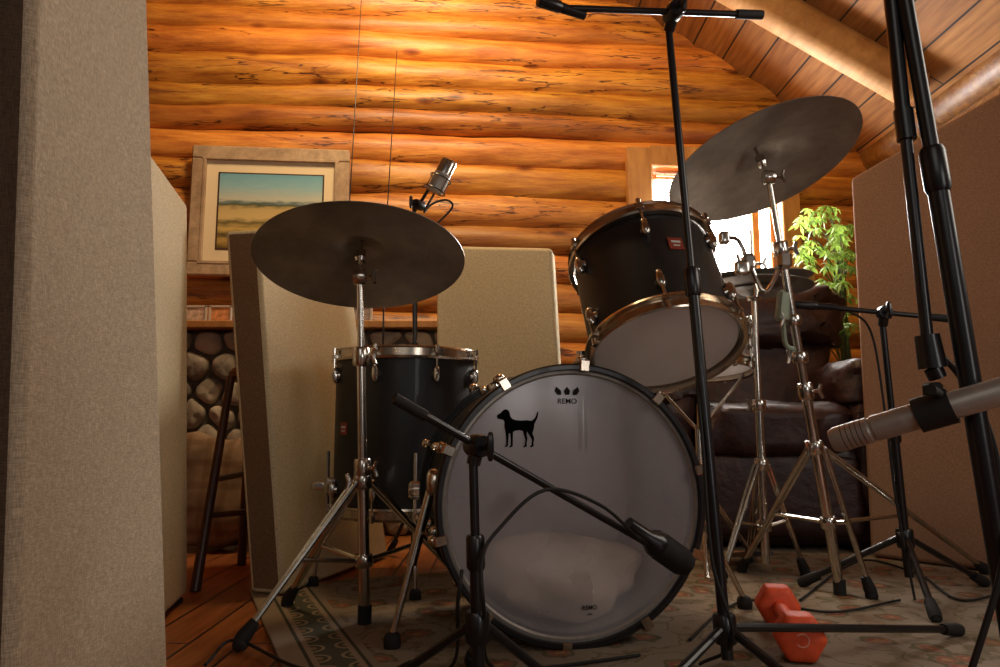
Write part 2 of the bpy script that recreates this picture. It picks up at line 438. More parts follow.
nz=nt.nodes.new('ShaderNodeTexNoise'); nz.inputs['Scale'].default_value=22; nz.inputs['Detail'].default_value=8; mp=nt.nodes.new('ShaderNodeMapping'); mp.inputs['Scale'].default_value=(.7,1,3); nt.links.new(tc.outputs['Object'],mp.inputs[0]); nt.links.new(mp.outputs[0],nz.inputs['Vector'])
ma=nt.nodes.new('ShaderNodeMath'); ma.operation='MULTIPLY_ADD'; ma.inputs[1].default_value=.05; nt.links.new(nz.outputs['Fac'],ma.inputs[0]); nt.links.new(sp.outputs['Z'],ma.inputs[2])
mr=nt.nodes.new('ShaderNodeMapRange'); mr.inputs['From Min'].default_value=-.17; mr.inputs['From Max'].default_value=.23; nt.links.new(ma.outputs[0],mr.inputs[0])
cr=ramp(nt,mr.outputs[0],[(0,(.10,.07,.02)),(.12,(.42,.28,.08)),(.18,(.10,.08,.03)),(.26,(.56,.40,.13)),(.34,(.14,.11,.04)),(.40,(.60,.46,.20)),(.52,(.50,.38,.16)),(.57,(.07,.09,.05)),(.60,(.16,.22,.22)),(.63,(.50,.52,.44)),(.80,(.26,.46,.52)),(1,(.12,.34,.48))])
nt.links.new(cr.outputs[0],b.inputs['Base Color']); b.inputs['Roughness'].default_value=.3
g=G(); g.box((.002,-.001,0),(.495,.006,.375)); T.part('print',g,m,local=True)

# rug
A=V((-.70,2.08,0)); u=V((.23,-.52,0)).normalized(); v_=V((-u.y,u.x,0))
m4=Matrix((v_,-u,V((0,0,1)))).transposed().to_4x4(); m4.translation=A+V((0,0,.001))
m,nt,b=nodes('rug_wool')
tc=nt.nodes.new('ShaderNodeTexCoord'); sp=nt.nodes.new('ShaderNodeSeparateXYZ'); nt.links.new(tc.outputs['Object'],sp.inputs[0])
base_=ramp(nt,sp.outputs['X'],[(0,(.26,.20,.135)),(.045,(.06,.06,.04)),(.052,(.28,.215,.145)),(.065,(.10,.09,.06)),(.135,(.29,.225,.155)),(.148,(.06,.06,.04)),(.156,(.24,.19,.14))],True)
msk=ramp(nt,sp.outputs['X'],[(0,(0,0,0)),(.065,(1,1,1)),(.135,(0,0,0))],True)
mp=nt.nodes.new('ShaderNodeMapping'); mp.inputs['Scale'].default_value=(14.3,14.3,0); nt.links.new(tc.outputs['Object'],mp.inputs[0])
vo=nt.nodes.new('ShaderNodeTexVoronoi'); vo.voronoi_dimensions='2D'; vo.inputs['Scale'].default_value=1; vo.inputs['Randomness'].default_value=.0; nt.links.new(mp.outputs[0],vo.inputs['Vector'])
r1=ramp(nt,vo.outputs['Distance'],[(0,(2.6,2.0,1.6)),(.14,(.8,.8,.8)),(.26,(3,2.6,2.4)),(.36,(.9,1,1))],True)
x=nt.nodes.new('ShaderNodeMix'); x.data_type='RGBA'; x.blend_type='MULTIPLY'; nt.links.new(msk.outputs[0],x.inputs[0]); nt.links.new(base_.outputs[0],x.inputs[6]); nt.links.new(r1.outputs[0],x.inputs[7])
inv=ramp(nt,sp.outputs['X'],[(0,(0,0,0)),(.17,(1,1,1))],True)
vf=nt.nodes.new('ShaderNodeTexVoronoi'); vf.voronoi_dimensions='2D'; vf.inputs['Scale'].default_value=7.5; nt.links.new(tc.outputs['Object'],vf.inputs['Vector'])
nf=nt.nodes.new('ShaderNodeTexNoise'); nf.inputs['Scale'].default_value=38; nf.inputs['Detail'].default_value=2; nt.links.new(tc.outputs['Object'],nf.inputs['Vector'])
mf=nt.nodes.new('ShaderNodeMath'); mf.operation='MULTIPLY_ADD'; mf.inputs[1].default_value=.28; nt.links.new(nf.outputs['Fac'],mf.inputs[0]); nt.links.new(vf.outputs['Distance'],mf.inputs[2])
cf=ramp(nt,mf.outputs[0],[(0,(1.25,1.0,.7)),(.20,(1.05,.52,.45)),(.28,(.95,.70,.62)),(.32,(.55,.58,.45)),(.39,(1,1,1)),(.64,(1.05,1.03,1)),(.68,(.65,.66,.54)),(.72,(1,.98,.95))],True)
n2,c2,_=noisecol(nt,9,(1,1,1),[(.40,(.68,.68,.60)),(.44,(1,1,1)),(.60,(1,1,1)),(.64,(.82,.76,.68))],detail=4,rough=.6)
fl=mul(nt,cf.outputs[0],c2.outputs[0])
y=nt.nodes.new('ShaderNodeMix'); y.data_type='RGBA'; y.blend_type='MULTIPLY'; nt.links.new(inv.outputs[0],y.inputs[0]); nt.links.new(x.outputs[2],y.inputs[6]); nt.links.new(fl,y.inputs[7])
nt.links.new(y.outputs[2],b.inputs['Base Color']); b.inputs['Roughness'].default_value=.95; b.inputs['Specular IOR Level'].default_value=.12; bump(nt,b,nf.outputs['Fac'],.3,.004)
g=G(); g.box((1.06,-.75,.004),(2.12,1.5,.008),None,.2)
solo('rug',g,m,'beige floral rug with patterned border under drum kit','rug',mat4=m4,local=True)

# ---------------- acoustic panels
def up(p,z,dx=0,dy=0): return V((p.x+dx,p.y+dy,z))
def panel(label,bot,top,mf,side=None,sidef=None,bv=.018):
    T=Thing('acoustic_panel',label,'acoustic panel',sum(bot,V())/4,group='burlap sound panels')
    bot=[V((p.x,p.y,max(p.z,.012))) for p in bot]
    c8=bot+top; fl=[(0,1,5,4),(1,2,6,5),(2,3,7,6),(3,0,4,7),(4,5,6,7),(3,2,1,0)]
    bm=bmesh.new(); vv=[bm.verts.new(T.inv@p) for p in c8]
    for i,f in enumerate(fl):
        q=bm.faces.new([vv[k] for k in f])
        if sidef is not None and i in sidef: q.material_index=1
    bmesh.ops.recalc_face_normals(bm,faces=bm.faces)
    bmesh.ops.bevel(bm,geom=list(bm.edges),offset=bv,segments=5,profile=.5,affect='EDGES')
    me=bpy.data.meshes.new('burlap_cover'); bm.to_mesh(me); bm.free()
    me.materials.append(mf); me.materials.append(side or mf)
    for p in me.polygons: p.use_smooth=True
    me.set_sharp_from_angle(angle=math.radians(50))
    o=bpy.data.objects.new('burlap_cover',me); LINK(o); o.parent=T.o
    wn=o.modifiers.new('wn','WEIGHTED_NORMAL'); wn.keep_sharp=True
    for i in(0,1):
        f=G(); q=(bot[0]+bot[3])/2 if i==0 else (bot[1]+bot[2])/2
        q=q.lerp(sum(bot,V())/4,.3); f.box((q.x,q.y,.007),(.09,.09,.012)); T.part('foot',f,MRUB)
    return T
l0=W(14,667,.56);l1=W(36,0,.56);r0=W(168,660,.88);r1_=W(148,10,.88)
n_=V((-1,-.1,0)).normalized()*.14
b0=EXT(l0,l1,0);b1=EXT(r0,r1_,0);t0=EXT(l0,l1,1.1);t1=EXT(r0,r1_,1.1)
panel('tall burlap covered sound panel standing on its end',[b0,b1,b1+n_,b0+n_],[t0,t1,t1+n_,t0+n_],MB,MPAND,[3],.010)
b1=FL(188,599); t1=W(188,204,1.93); t0=W(155,160,1.58)
b0=b1+(b1-V((-.74,1.5,0))).normalized()*-.5; b0.z=0
t0=t1+(t0-t1).normalized()*.5; t0.z=t1.z
n_=V((-.11,-.02,0))
panel('upright burlap sound panel beside another panel',[b0,b1,b1+n_,b0+n_],[t0,t1,t1+n_,t0+n_],MBL)
b0=FL(283,600); b1=up(W(388,560,2.58),0); d=up(FL(250,597),0)
t0=W(258,229,2.02); zt=t0.z; t1=W(350,285,2.66); t1.z=zt; td=W(225,229,2.04); td.z=zt
th=d-b0; th2=td-t0
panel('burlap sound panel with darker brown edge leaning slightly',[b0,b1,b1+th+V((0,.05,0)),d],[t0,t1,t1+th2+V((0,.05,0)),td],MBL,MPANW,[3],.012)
t0=W(436,245,2.72); t1=W(552,247,2.76); zt=t0.z; t1.z=zt
n_=V((0.02,.11,0)); bx0=up(t0,0,.02,-.05); bx1=up(t1,0,.05,-.05)
panel('burlap sound panel with painted-in bright light behind bass drum',[bx0,bx1,bx1+n_,bx0+n_],[t0,t1,t1+n_,t0+n_],MBL)
t0=W(850,178,2.55); bl=up(W(869,540,2.55),0)
t1=t0+V((.43,-.48,.22)); b1=bl+V((.42,-.48,0)); n_=V((.09,.08,0))
panel('burlap sound panel with painted reddish shade near leather armchair',[bl,b1,b1+n_,bl+n_],[t0,t1,t1+n_,t0+n_],MBR)

# ---------------- drums
def hoop(g,R,z,s):
    g.lathe([(R+.003,z-.020*s),(R+.014,z-.020*s),(R+.016,z-.014*s),(R+.007,z-.011*s),(R+.007,z+.009*s),(R+.012,z+.013*s),(R+.010,z+.016*s),(R+.003,z+.012*s)],n=64,closed=True)
def drum(name,label,m4,R,dep,shell,nl,phase=0,badge=None):
    T=Thing(name,label,'drum',mat4=m4)
    g=G(); g.lathe([(R-.008,.008),(R,.008),(R,dep-.008),(R-.008,dep-.008)],n=72,closed=True); T.part('shell',g,shell,local=True)
    for z,s in((0,-1),(dep,1)):
        g=G(); g.lathe([(.001,z),(R*.5,z),(R-.012,z),(R-.004,z-.002*s),(R+.002,z-.012*s)],n=64); g.f=g.f[:-1]; g.mi=g.mi[:-1]
        T.part('drum_head',g,MHEADW,local=True)
        g=G(); hoop(g,R,z,s); T.part('hoop',g,MCHD,local=True,label='polished metal flanged hoop')
    for k in range(nl):
        a=phase+2*math.pi*k/nl; c,s_=math.cos(a),math.sin(a); RR=Matrix.Rotation(a,3,'Z')
        for z,s in((0,-1),(dep,1)):
            g=G(); zz=z-s*.062
            g.sell((c*(R+.010),s_*(R+.010),zz),(.013,.010,.024),RR,.8,12,8)
            g.cyl((c*(R+.002),s_*(R+.002),zz),(c*(R+.014),s_*(R+.014),zz),.013,.009,12)
            T.part('lug',g,MCHR,local=True)
            g=G(); p0=V((c*(R+.016),s_*(R+.016),z-s*.05)); p1=V((c*(R+.016),s_*(R+.016),z+s*.014))
            g.cyl(p0,p1,.0032,n=8); g.cyl(p1-V((0,0,s*.012)),p1+V((0,0,s*.004)),.006,n=8)
            g.box((c*(R+.014),s_*(R+.014),z-s*.008),(.016,.018,.010),RR); T.part('tension_rod',g,MCHR,local=True)
    if badge:
        a,z=badge; RR=Matrix.Rotation(a,3,'Z'); g=G(); g.box((math.cos(a)*(R+.001),math.sin(a)*(R+.001),z),(.003,.034,.034),RR); T.part('badge',g,MBADGE,local=True)
        g=G(); g.box((math.cos(a)*(R+.003),math.sin(a)*(R+.003),z+.004),(.002,.022,.006),RR); g.box((math.cos(a)*(R+.003),math.sin(a)*(R+.003),z-.007),(.002,.016,.004),RR); T.part('badge_print',g,MWHITE,local=True)
    return T
C=W(405,430,2.2); zb=.215; m4=Matrix.Translation((C.x,C.y,zb))
T=drum('floor_tom','black floor tom with polished metal hoops on three legs',m4,.208,.450,MSHELL,8,math.radians(-105),badge=(math.radians(-138),.235))
for a in(-160,-75,40):
    c,s_=math.cos(math.radians(a)),math.sin(math.radians(a)); R=.226
    g=G(); g.sweep([(c*R,s_*R,.17),(c*R,s_*R,-.05),(c*(R+.02),s_*(R+.02),-.12),(c*(R+.03),s_*(R+.03),-.19)],.0055,10,smooth=4)
    T.part('leg',g,MCHR,local=True)
    g=G(); g.box((c*(R-.008),s_*(R-.008),.07),(.036,.036,.05),Matrix.Rotation(math.radians(a),3,'Z'),.2); g.sell((c*(R+.025),s_*(R+.025),.07),(.022,.006,.012)); T.part('leg_bracket',g,MCHR,local=True)
    g=G(); g.sell((c*(R+.031),s_*(R+.031),-.197),(.016,.016,.018),None,.7,12,8); T.part('rubber_foot',g,MRUB,local=True)
C=W(666,349,1.60); n_=NRM(C,.53,-15)
m4=FRM(C,n_); RT=m4
TT=drum('rack_tom','black rack tom tilted over bass drum with bright hoops',m4,.165,.275,MSHELL,6,math.radians(-100),badge=(math.radians(-80),.165))
a=math.radians(100); RR=Matrix.Rotation(a,3,'Z')
g=G(); g.box((.187*math.cos(a),.187*math.sin(a),.12),(.02,.05,.16),RR,.2); TT.part('mount_bracket',g,MCHR,local=True)
# bass drum
BC=W(574,504,1.54); BC.z=.298; yaw=math.radians(11); bd=V((-math.sin(yaw),math.cos(yaw),0)); br=bd.cross(V((0,0,1))); BU=V((0,0,1))
R=.274; dep=.38
m4=FRM(BC,bd,br)
T=Thing('bass_drum','large black bass drum with smoky clear front head','drum',mat4=m4)
MIN=simple('grey_inner_shell',(.30,.275,.28),.5,0,.15,10)
g=G(); g.lathe([(R-.009,.012),(R,.012),(R,dep-.012),(R-.009,dep-.012)],n=96,closed=True); T.part('shell',g,MSHELL,local=True)
g=G(); g.lathe([(R-.0095,.014),(R-.011,.014),(R-.011,dep-.014),(R-.0095,dep-.014)],n=96,closed=True); T.part('shell_lining',g,MIN,local=True)
for z,s in((0,1),(dep,-1)):
    g=G(); g.lathe([(R+.004,z+s*.032),(R+.018,z+s*.032),(R+.018,z-s*.010),(R+.014,z-s*.014),(R+.006,z-s*.014),(R+.004,z-s*.010)],n=96,closed=True)
    T.part('hoop',g,MBLK,local=True,label='glossy black wooden hoop')
    g=G(); g.lathe([(R-.007,z+s*.001),(R-.002,z-s*.004),(R+.004,z-s*.003),(R+.004,z+s*.018),(R+.001,z+s*.018)],n=96,closed=True); T.part('head_collar',g,MGREY,local=True)
g=G(); g.lathe([(.001,0),(R*.5,0),(R-.004,0)],n=96); g.f=g.f[:-1]; g.mi=g.mi[:-1]
T.part('front_head',g,MCLEAR,local=True,label='smoky see-through front head with dog silhouette')
g=G(); g.lathe([(.001,dep),(R*.5,dep),(R-.004,dep)],n=96);g.f=g.f[:-1]; g.mi=g.mi[:-1]; T.part('batter_head',g,MBAT,local=True)
for k in range(10):
    a=R90+2*math.pi*k/10+.08; c,s_=math.cos(a),math.sin(a); RR=Matrix.Rotation(a,3,'Z')
    for z,s in((0,1),(dep,-1)):
        g=G(); g.box((c*(R+.024),s_*(R+.024),z+s*.010),(.008,.022,.050),RR,.25); g.box((c*(R+.014),s_*(R+.014),z-s*.017),(.024,.020,.006),RR,.25)
        g.sell((c*(R+.029),s_*(R+.029),z+s*.014),(.010,.012,.016),RR,.8,10,8)
        T.part('claw_hook',g,MCHD,local=True)
        g=G(); g.cyl((c*(R+.028),s_*(R+.028),z-s*.006),(c*(R+.022),s_*(R+.022),z+s*.13),.0035,n=8); T.part('tension_rod',g,MCHR,local=True)
        g=G(); g.sell((c*(R+.012),s_*(R+.012),z+s*.13),(.014,.012,.026),RR,.8,12,8)
        g.cyl((c*(R-.010),s_*(R-.010),z+s*.13),(c*(R-.016),s_*(R-.016),z+s*.13),.007,n=10); T.part('lug',g,MCHR,local=True)
for sx,ft in((-1,FL(392,652)),(1,FL(745,612))):
    p0=BC+bd*.10+br*(sx*(R+.012))+V((0,0,.04)); p1=V((ft.x,ft.y,.03))
    g=G(); g.sweep([p0,p0.lerp(p1,.55)],.011,12); g.sweep([p0.lerp(p1,.5),p1],.007,12); T.part('spur',g,MCHR)
    g=G(); g.sell(p1-V((0,0,.010)),(.018,.018,.020),None,.7,12,8); T.part('rubber_foot',g,MRUB)
    g=G(); g.sell(p0-br*sx*.006,(.02,.04,.03),None,.6,14,8); T.part('spur_bracket',g,MCHR)
g=G(); q0=BC+bd*.22+br*.09+V((0,0,R-.03)); 
q1=RT@V((.190*math.cos(math.radians(100)),.190*math.sin(math.radians(100)),.12))
g.sweep([q0-V((0,0,.14)),V((q0.x,q0.y,q1.z))],.012,12); g.sweep([V((q0.x,q0.y,q1.z-.02)),q1],.009,12); g.box(q0+V((0,0,.02)),(.07,.07,.03),None,.25); T.part('tom_holder',g,MCHR)
sc=1.54/720
def bp(dx,dy,off=.002): return BC+br*(dx*sc)+BU*(dy*sc)-bd*off
dog=[(0,.80),(.02,.86),(.09,.895),(.14,.96),(.20,1.0),(.26,.985),(.30,.93),(.315,.86),(.33,.80),(.38,.745),(.46,.715),(.60,.705),(.74,.715),(.82,.70),(.87,.71),(.93,.78),(.97,.88),(1.0,.96),(1.01,.88),(.985,.77),(.94,.67),(.91,.60),(.905,.52),(.88,.43),(.86,.37),(.895,.28),(.905,.22),(.885,.12),(.89,.03),(.82,.0),(.80,.025),(.84,.06),(.85,.2),(.81,.28),(.76,.36),(.73,.42),(.72,.34),(.74,.24),(.72,.12),(.725,.03),(.655,0),(.64,.025),(.675,.06),(.69,.2),(.66,.30),(.63,.43),(.54,.455),(.45,.44),(.39,.41),(.385,.28),(.38,.03),(.31,0),(.295,.025),(.335,.06),(.335,.22),(.32,.37),(.285,.36),(.275,.22),(.265,.04),(.20,.01),(.185,.035),(.225,.07),(.22,.3),(.195,.46),(.18,.56),(.185,.66),(.16,.72),(.10,.735),(.03,.75)]
def decal(shape,f,name,mat,T,label=None):
    g=G(); pts=[f(x,y) for x,y in shape]; pts2=[q-bd*.0006 for q in pts]; n=len(pts)
    tri=[list(t) for t in tessellate_polygon([[V((x,y,0)) for x,y in shape]])]
    g.add(pts+pts2,tri+[[i+n for i in t] for t in tri]+[[i,(i+1)%n,(i+1)%n+n,i+n] for i in range(n)]); T.part(name,g,mat,label)
decal(dog,lambda x,y:bp(-77+x*41,54+y*37),'dog_decal',MINK,T,'black standing hound silhouette')
MFNT=simple('faded_ink',(.02,.018,.018),.9,0,.1,30,0,0,0,.1)
def text(body,size,c,mat,name,T,bold=0):
    cu=bpy.data.curves.new('t','FONT'); cu.body=body; cu.size=size; cu.align_x='CENTER'; cu.align_y='CENTER'; cu.extrude=.0003; cu.offset=bold
    o=bpy.data.objects.new('t',cu); LINK(o); bpy.context.view_layer.update()
    me=bpy.data.meshes.new_from_object(o.evaluated_get(bpy.context.evaluated_depsgraph_get())); bpy.data.objects.remove(o)
    M=Matrix((br,BU,-bd)).transposed().to_4x4(); M.translation=c
    me.transform(T.inv@M); me.materials.clear(); me.materials.append(mat)
    o=bpy.data.objects.new(name,me); LINK(o); o.parent=T.o
text('REMO',.016,bp(-6,99),MFNT,'printed_logo',T,.0001)
for sx in(-1,0,1):
    decal([(-2.6,0),(-4,5),(-2.5,7),(0,10),(2.5,7),(4,5),(2.6,0)],lambda x,y,sx=sx:bp(-6+sx*8+x*.8+sx*y*.3,105.5+y*.8),'crown_logo',MFNT,T)
text('REMO',.012,bp(14,-99),MFNT,'printed_logo',T,.0002)
text('USA',.006,bp(14,-105),MFNT,'printed_logo',T,.0001)
g=G(); pc=BC+bd*.17+V((0,0,-.175)); RB=Matrix.Rotation(yaw,3,'Z')@Matrix.Rotation(.05,3,'Y')
g.sell(pc,(.195,.15,.085),RB,.85,48,24,.3,8); solo('pillow',g,MPIL,'pale pillow lying inside bass drum','pillow')
# snare
C=W(696,350,2.35); m4=FRM(C-V((0,0,.06)),V((.05,.12,1)))
drum('snare_drum','pale shelled snare drum with metal hoops',m4,.172,.13,simple('pale_shell',(.5,.48,.46),.3,.2,.1,30),8)
T=Thing('snare_stand','chrome snare drum stand','drum stand',V((C.x,C.y,0)))
g=G(); g.cyl((C.x,C.y,.06),(C.x,C.y,.46),.012); T.part('pole',g,MCHR)
for k in range(3):
    a=2*math.pi*k/3+.3; d=V((math.cos(a),math.sin(a),0))
    g=G(); g.sweep([V((C.x,C.y,.28)),V((C.x,C.y,.0))+d*.20+V((0,0,.02))],.008,8); T.part('leg',g,MCHR)
    g=G(); g.sweep([V((C.x,C.y,.44)),C+d*.16+V((0,0,-.10)),C+d*.185+V((0,0,-.06))],.006,8); T.part('basket_arm',g,MCHR)
# throne
C=V(W(600,366,2.70)); 
T=Thing('drum_throne','round black padded drum stool with brass trim','stool',V((C.x,C.y,0)))
g=G(); g.sell((C.x,C.y,.64),(.16,.16,.045),None,.6,32,12); T.part('seat',g,MRUB)
g=G(); g.torus((C.x,C.y,.62),(0,0,1),.16,.008); T.part('trim_ring',g,MCHD)
g=G(); g.cyl((C.x,C.y,.1),(C.x,C.y,.60),.015); T.part('post',g,MCHR)
for k in range(3):
    a=2*math.pi*k/3+1; d=V((math.cos(a),math.sin(a),0)); g=G(); g.sweep([V((C.x,C.y,.3)),V((C.x,C.y,.02))+d*.20],.01,8); T.part('leg',g,MCHR)

# ---------------- cymbals
def cymbal(label,c,n,R,name='cymbal'):
    up_=[(.006,.030),(.02,.030),(.035,.025),(.05,.014),(.058,.008),(.075,.004),(R*.35,0),(R*.6,-.007),(R*.8,-.015),(R-.001,-.028)]
    lo=[(r,z-.0018) for r,z in up_][::-1]
    g=G(); g.lathe(up_+lo,n=96,closed=True)
    return solo(name,g,MCYM,label,'cymbal',mat4=FRM(c,n),local=True,ang=40)
LC=W(361,251,1.70); LN=NRM(LC,.51,4); cymbal('dark bronze crash cymbal tilted on a chrome stand',LC,LN,.251)
RC=W(759,157,1.90); RN=NRM(RC,.48,-28); cymbal('large dark bronze ride cymbal steeply tilted on stand',RC,RN,.264)
def wing(T,p,ax,side,name='wing_nut',s=1):
    g=G(); side=V(side).normalized(); g.cyl(p,p+side*.03*s,.005*s,n=8)
    q=p+side*.034*s; a=V(ax).normalized(); g.sweep([q-a*.018*s+side*.006*s,q,q+a*.018*s+side*.006*s],[.005*s,.006*s,.005*s],8); T.part(name,g,MCHR)
def collar(T,p,ax,r=.019,h=.035,mat=None,name='collar'):
    g=G(); M=FRM(p,V(ax)); g.lathe([(.004,-h/2),(r*.85,-h/2),(r,-h/2+.005),(r,h/2-.005),(r*.85,h/2),(.004,h/2)],M,20); T.part(name,g,mat or MCHR)
def tripod(T,hub,low,feet,r=.006,mat=None,brace=True,flat=False):
    mat=mat or MCHR
    for f in feet:
        f=V((f.x,f.y,.022)); d=(f-hub); g=G()
        side=d.cross(V((0,0,1))).normalized()*.009
        st=hub+V((d.x,d.y,0)).normalized()*.02
        if flat:
            for s in(-1,1): g.sweep([st+side*s,f.lerp(st,.03)+side*s*.4],r*.8,8)
        else: g.sweep([st,f],r,10)
        T.part('leg',g,mat)
        if brace:
            mid=st.lerp(f,.52); g=G(); ls=low+V((d.x,d.y,0)).normalized()*.018
            g.sweep([ls,mid],r*.75,8); T.part('leg_brace',g,mat)
        g=G(); dn=d.normalized(); g.sweep([f-dn*.045,f-dn*.01,f+dn*.008],[r*1.5,r*2.2,r*1.8],12); g.sell(f-V((0,0,.006)),(.015,.015,.014),None,.7,12,8); T.part('rubber_foot',g,MRUB)
def cymstand(label,c,n,base,feet,hubz,lowz,jz,r=.0135,elbow=None):
    T=Thing('cymbal_stand',label,'cymbal stand',V((base.x,base.y,0)))
    tip=c+n*.045
    e=elbow or (c-n*.10)
    B=V((base.x,base.y,.03)); J=lambda z: B.lerp(e,(z-.03)/(e.z-.03))
    g=G(); g.sweep([B,J(jz[0])],r,14); T.part('lower_tube',g,MCHR)
    g=G(); g.sweep([J(jz[0]),J(jz[1])],r*.8,14); T.part('middle_tube',g,MCHR)
    g=G(); g.sweep([J(jz[1]),e],r*.6,14); T.part('upper_tube',g,MCHR)
    g=G(); g.sweep([e,tip],.0045,10); T.part('cymbal_rod',g,MCHR)
    g=G(); g.lathe([(.004,-.03),(.012,-.03),(.016,-.022),(.012,-.012),(.012,.0),(.004,.0)],FRM(c-n*.0,n),16); T.part('lower_sleeve',g,MCHR)
    g=G(); g.lathe([(.003,.031),(.018,.031),(.018,.040),(.003,.040)],FRM(c,n),16); T.part('felt_washer',g,MRUB)
    ax=(e-B).normalized()
    g=G(); M=FRM(e,V((1,0,0)),V((0,1,0))); g.lathe([(.004,-.014),(.018,-.014),(.020,-.006),(.020,.006),(.018,.014),(.004,.014)],M,18); T.part('tilter',g,MCHR)
    wing(T,e,V((0,.3,1)),V((1,-.3,0)))
    wing(T,c+n*.05,V((1,0,0)),n)
    for z in jz: collar(T,J(z),ax,r*1.5,.045); wing(T,J(z),ax,V((1,-.5,0)))
    hub=J(hubz); low=J(lowz)
    collar(T,hub,ax,r*1.6,.035); collar(T,low,ax,r*1.6,.03); wing(T,hub,ax,V((-.8,-.6,0)))
    g=G(); g.lathe([(.003,-.028),(r*1.2,-.028),(r*1.2,.02),(.003,.02)],FRM(B,V((0,0,1))),14); T.part('base_cap',g,MRUB)
    tripod(T,hub,low,feet,.0075,None,True,True)
    return T,J
base=V((W(365,600,1.72).x,1.72,0))
cymstand('double braced chrome stand holding crash cymbal',LC,LN,base,[FL(240,652),FL(470,597),FL(287,609)],.33,.15,(.36,.62),elbow=LC-LN*.055+V((0,0,-.015)))
base=V((W(838,560,2.0).x,2.0,0))
T,J=cymstand('tall chrome boom stand holding ride cymbal',RC,RN,base,[FL(742,575),FL(872,602),FL(986,577)],.40,.20,(.55,.93),elbow=RC-RN*.07)
q=J(.90); a1=W(748,262,1.92); 
g=G(); g.sweep([q,W(765,292,1.93),a1],.007,10,smooth=5); g.box(q,(.04,.045,.05),None,.25); g.box(a1,(.035,.035,.045),None,.25); T.part('accessory_arm',g,MCHR)
g=G(); g.sweep([a1,W(738,240,1.92),W(724,238,1.90)],.006,10,smooth=4); g.sell(W(742,268,1.9),(.02,.012,.02)); g.sell(W(724,238,1.9),(.014,.014,.018)); T.part('accessory_clamp',g,MCHR)
wing(T,a1,(0,0,1),(-1,-.6,0)); wing(T,W(765,292,1.93),(0,0,1),(-1,-.6,0))
g=G(); g.box(W(783,306,1.92),(.034,.03,.085),Matrix.Rotation(.15,3,'Y'),.25); g.sweep([W(783,320,1.92),W(786,345,1.93),J(.66)],.007,10,smooth=4); T.part('accessory_block',g,simple('pale_green_enamel',(.26,.30,.22),.4,.2,.1,30))
for z in(.74,.64): collar(T,J(z),V((0,0,1)),.022,.03); wing(T,J(z),(0,0,1),(-1,-.4,0))
# hi hat
hb=V((W(763,500,2.22).x,2.22,0)); hc=W(764,280,2.22)
T=Thing('hi_hat_stand','chrome hi-hat stand with tripod legs','hi-hat stand',hb)
g=G(); g.cyl(hb+V((0,0,.05)),V((hb.x,hb.y,.52)),.013); T.part('lower_tube',g,MCHR)
g=G(); g.cyl(V((hb.x,hb.y,.50)),V((hb.x,hb.y,hc.z-.03)),.0095); T.part('upper_tube',g,MCHR)
g=G(); g.cyl(V((hb.x,hb.y,hc.z-.04)),V((hb.x,hb.y,hc.z+.16)),.0035); T.part('pull_rod',g,MCHR)
for z in(.52,.34,.16,hc.z-.05): collar(T,V((hb.x,hb.y,z)),(0,0,1),.022,.035)
wing(T,V((hb.x,hb.y,.52)),(0,0,1),(-1,-.4,0))
g=G(); g.cyl(V((hb.x,hb.y,hc.z+.02)),V((hb.x,hb.y,hc.z+.07)),.013,.010); T.part('clutch',g,MCHR); wing(T,V((hb.x,hb.y,hc.z+.05)),(0,0,1),(1,-.5,0))
tripod(T,V((hb.x,hb.y,.34)),V((hb.x,hb.y,.16)),[FL(722,586),FL(806,580),V((hb.x+.03,hb.y+.24,0))],.0075,None,True,True)
g=G(); g.box(hb+V((.0,.15,.05)),(.08,.22,.012),Matrix.Rotation(-.2,3,'X')); T.part('foot_pedal',g,MBLK)
zc=hc.z
for s,l in((1,'upper dark hi-hat cymbal'),(-1,'lower dark hi-hat cymbal')):
    cymbal(l+' on hi-hat stand',V((hb.x,hb.y,zc+.014*s-.01)),V((0.02,.03,s)).normalized(),.178,'hi_hat_cymbal')
# kick pedal
pb=BC+bd*(dep+.05)
T=Thing('bass_drum_pedal','chrome bass drum pedal behind bass drum','drum pedal',V((pb.x,pb.y,0)))
g=G(); g.box(V((pb.x,pb.y,.06))+bd*.14,(.09,.24,.01),Matrix.Rotation(-.2,3,'X')); g.box(V((pb.x,pb.y,.02)),(.12,.05,.03)); T.part('foot_board',g,MCHR)
for s in(-1,1):
    g=G(); g.cyl(V((pb.x+s*.05,pb.y+.03,.01)),V((pb.x+s*.05,pb.y+.03,.2)),.008); T.part('frame_post',g,MCHR)
g=G(); g.cyl(V((pb.x-.05,pb.y+.03,.2)),V((pb.x+.05,pb.y+.03,.2)),.007); g.cyl(V((pb.x,pb.y+.03,.2)),V((pb.x,pb.y+.05,.33)),.004); g.sell((pb.x,pb.y+.05,.33),(.02,.03,.02)); T.part('beater',g,MBLK)

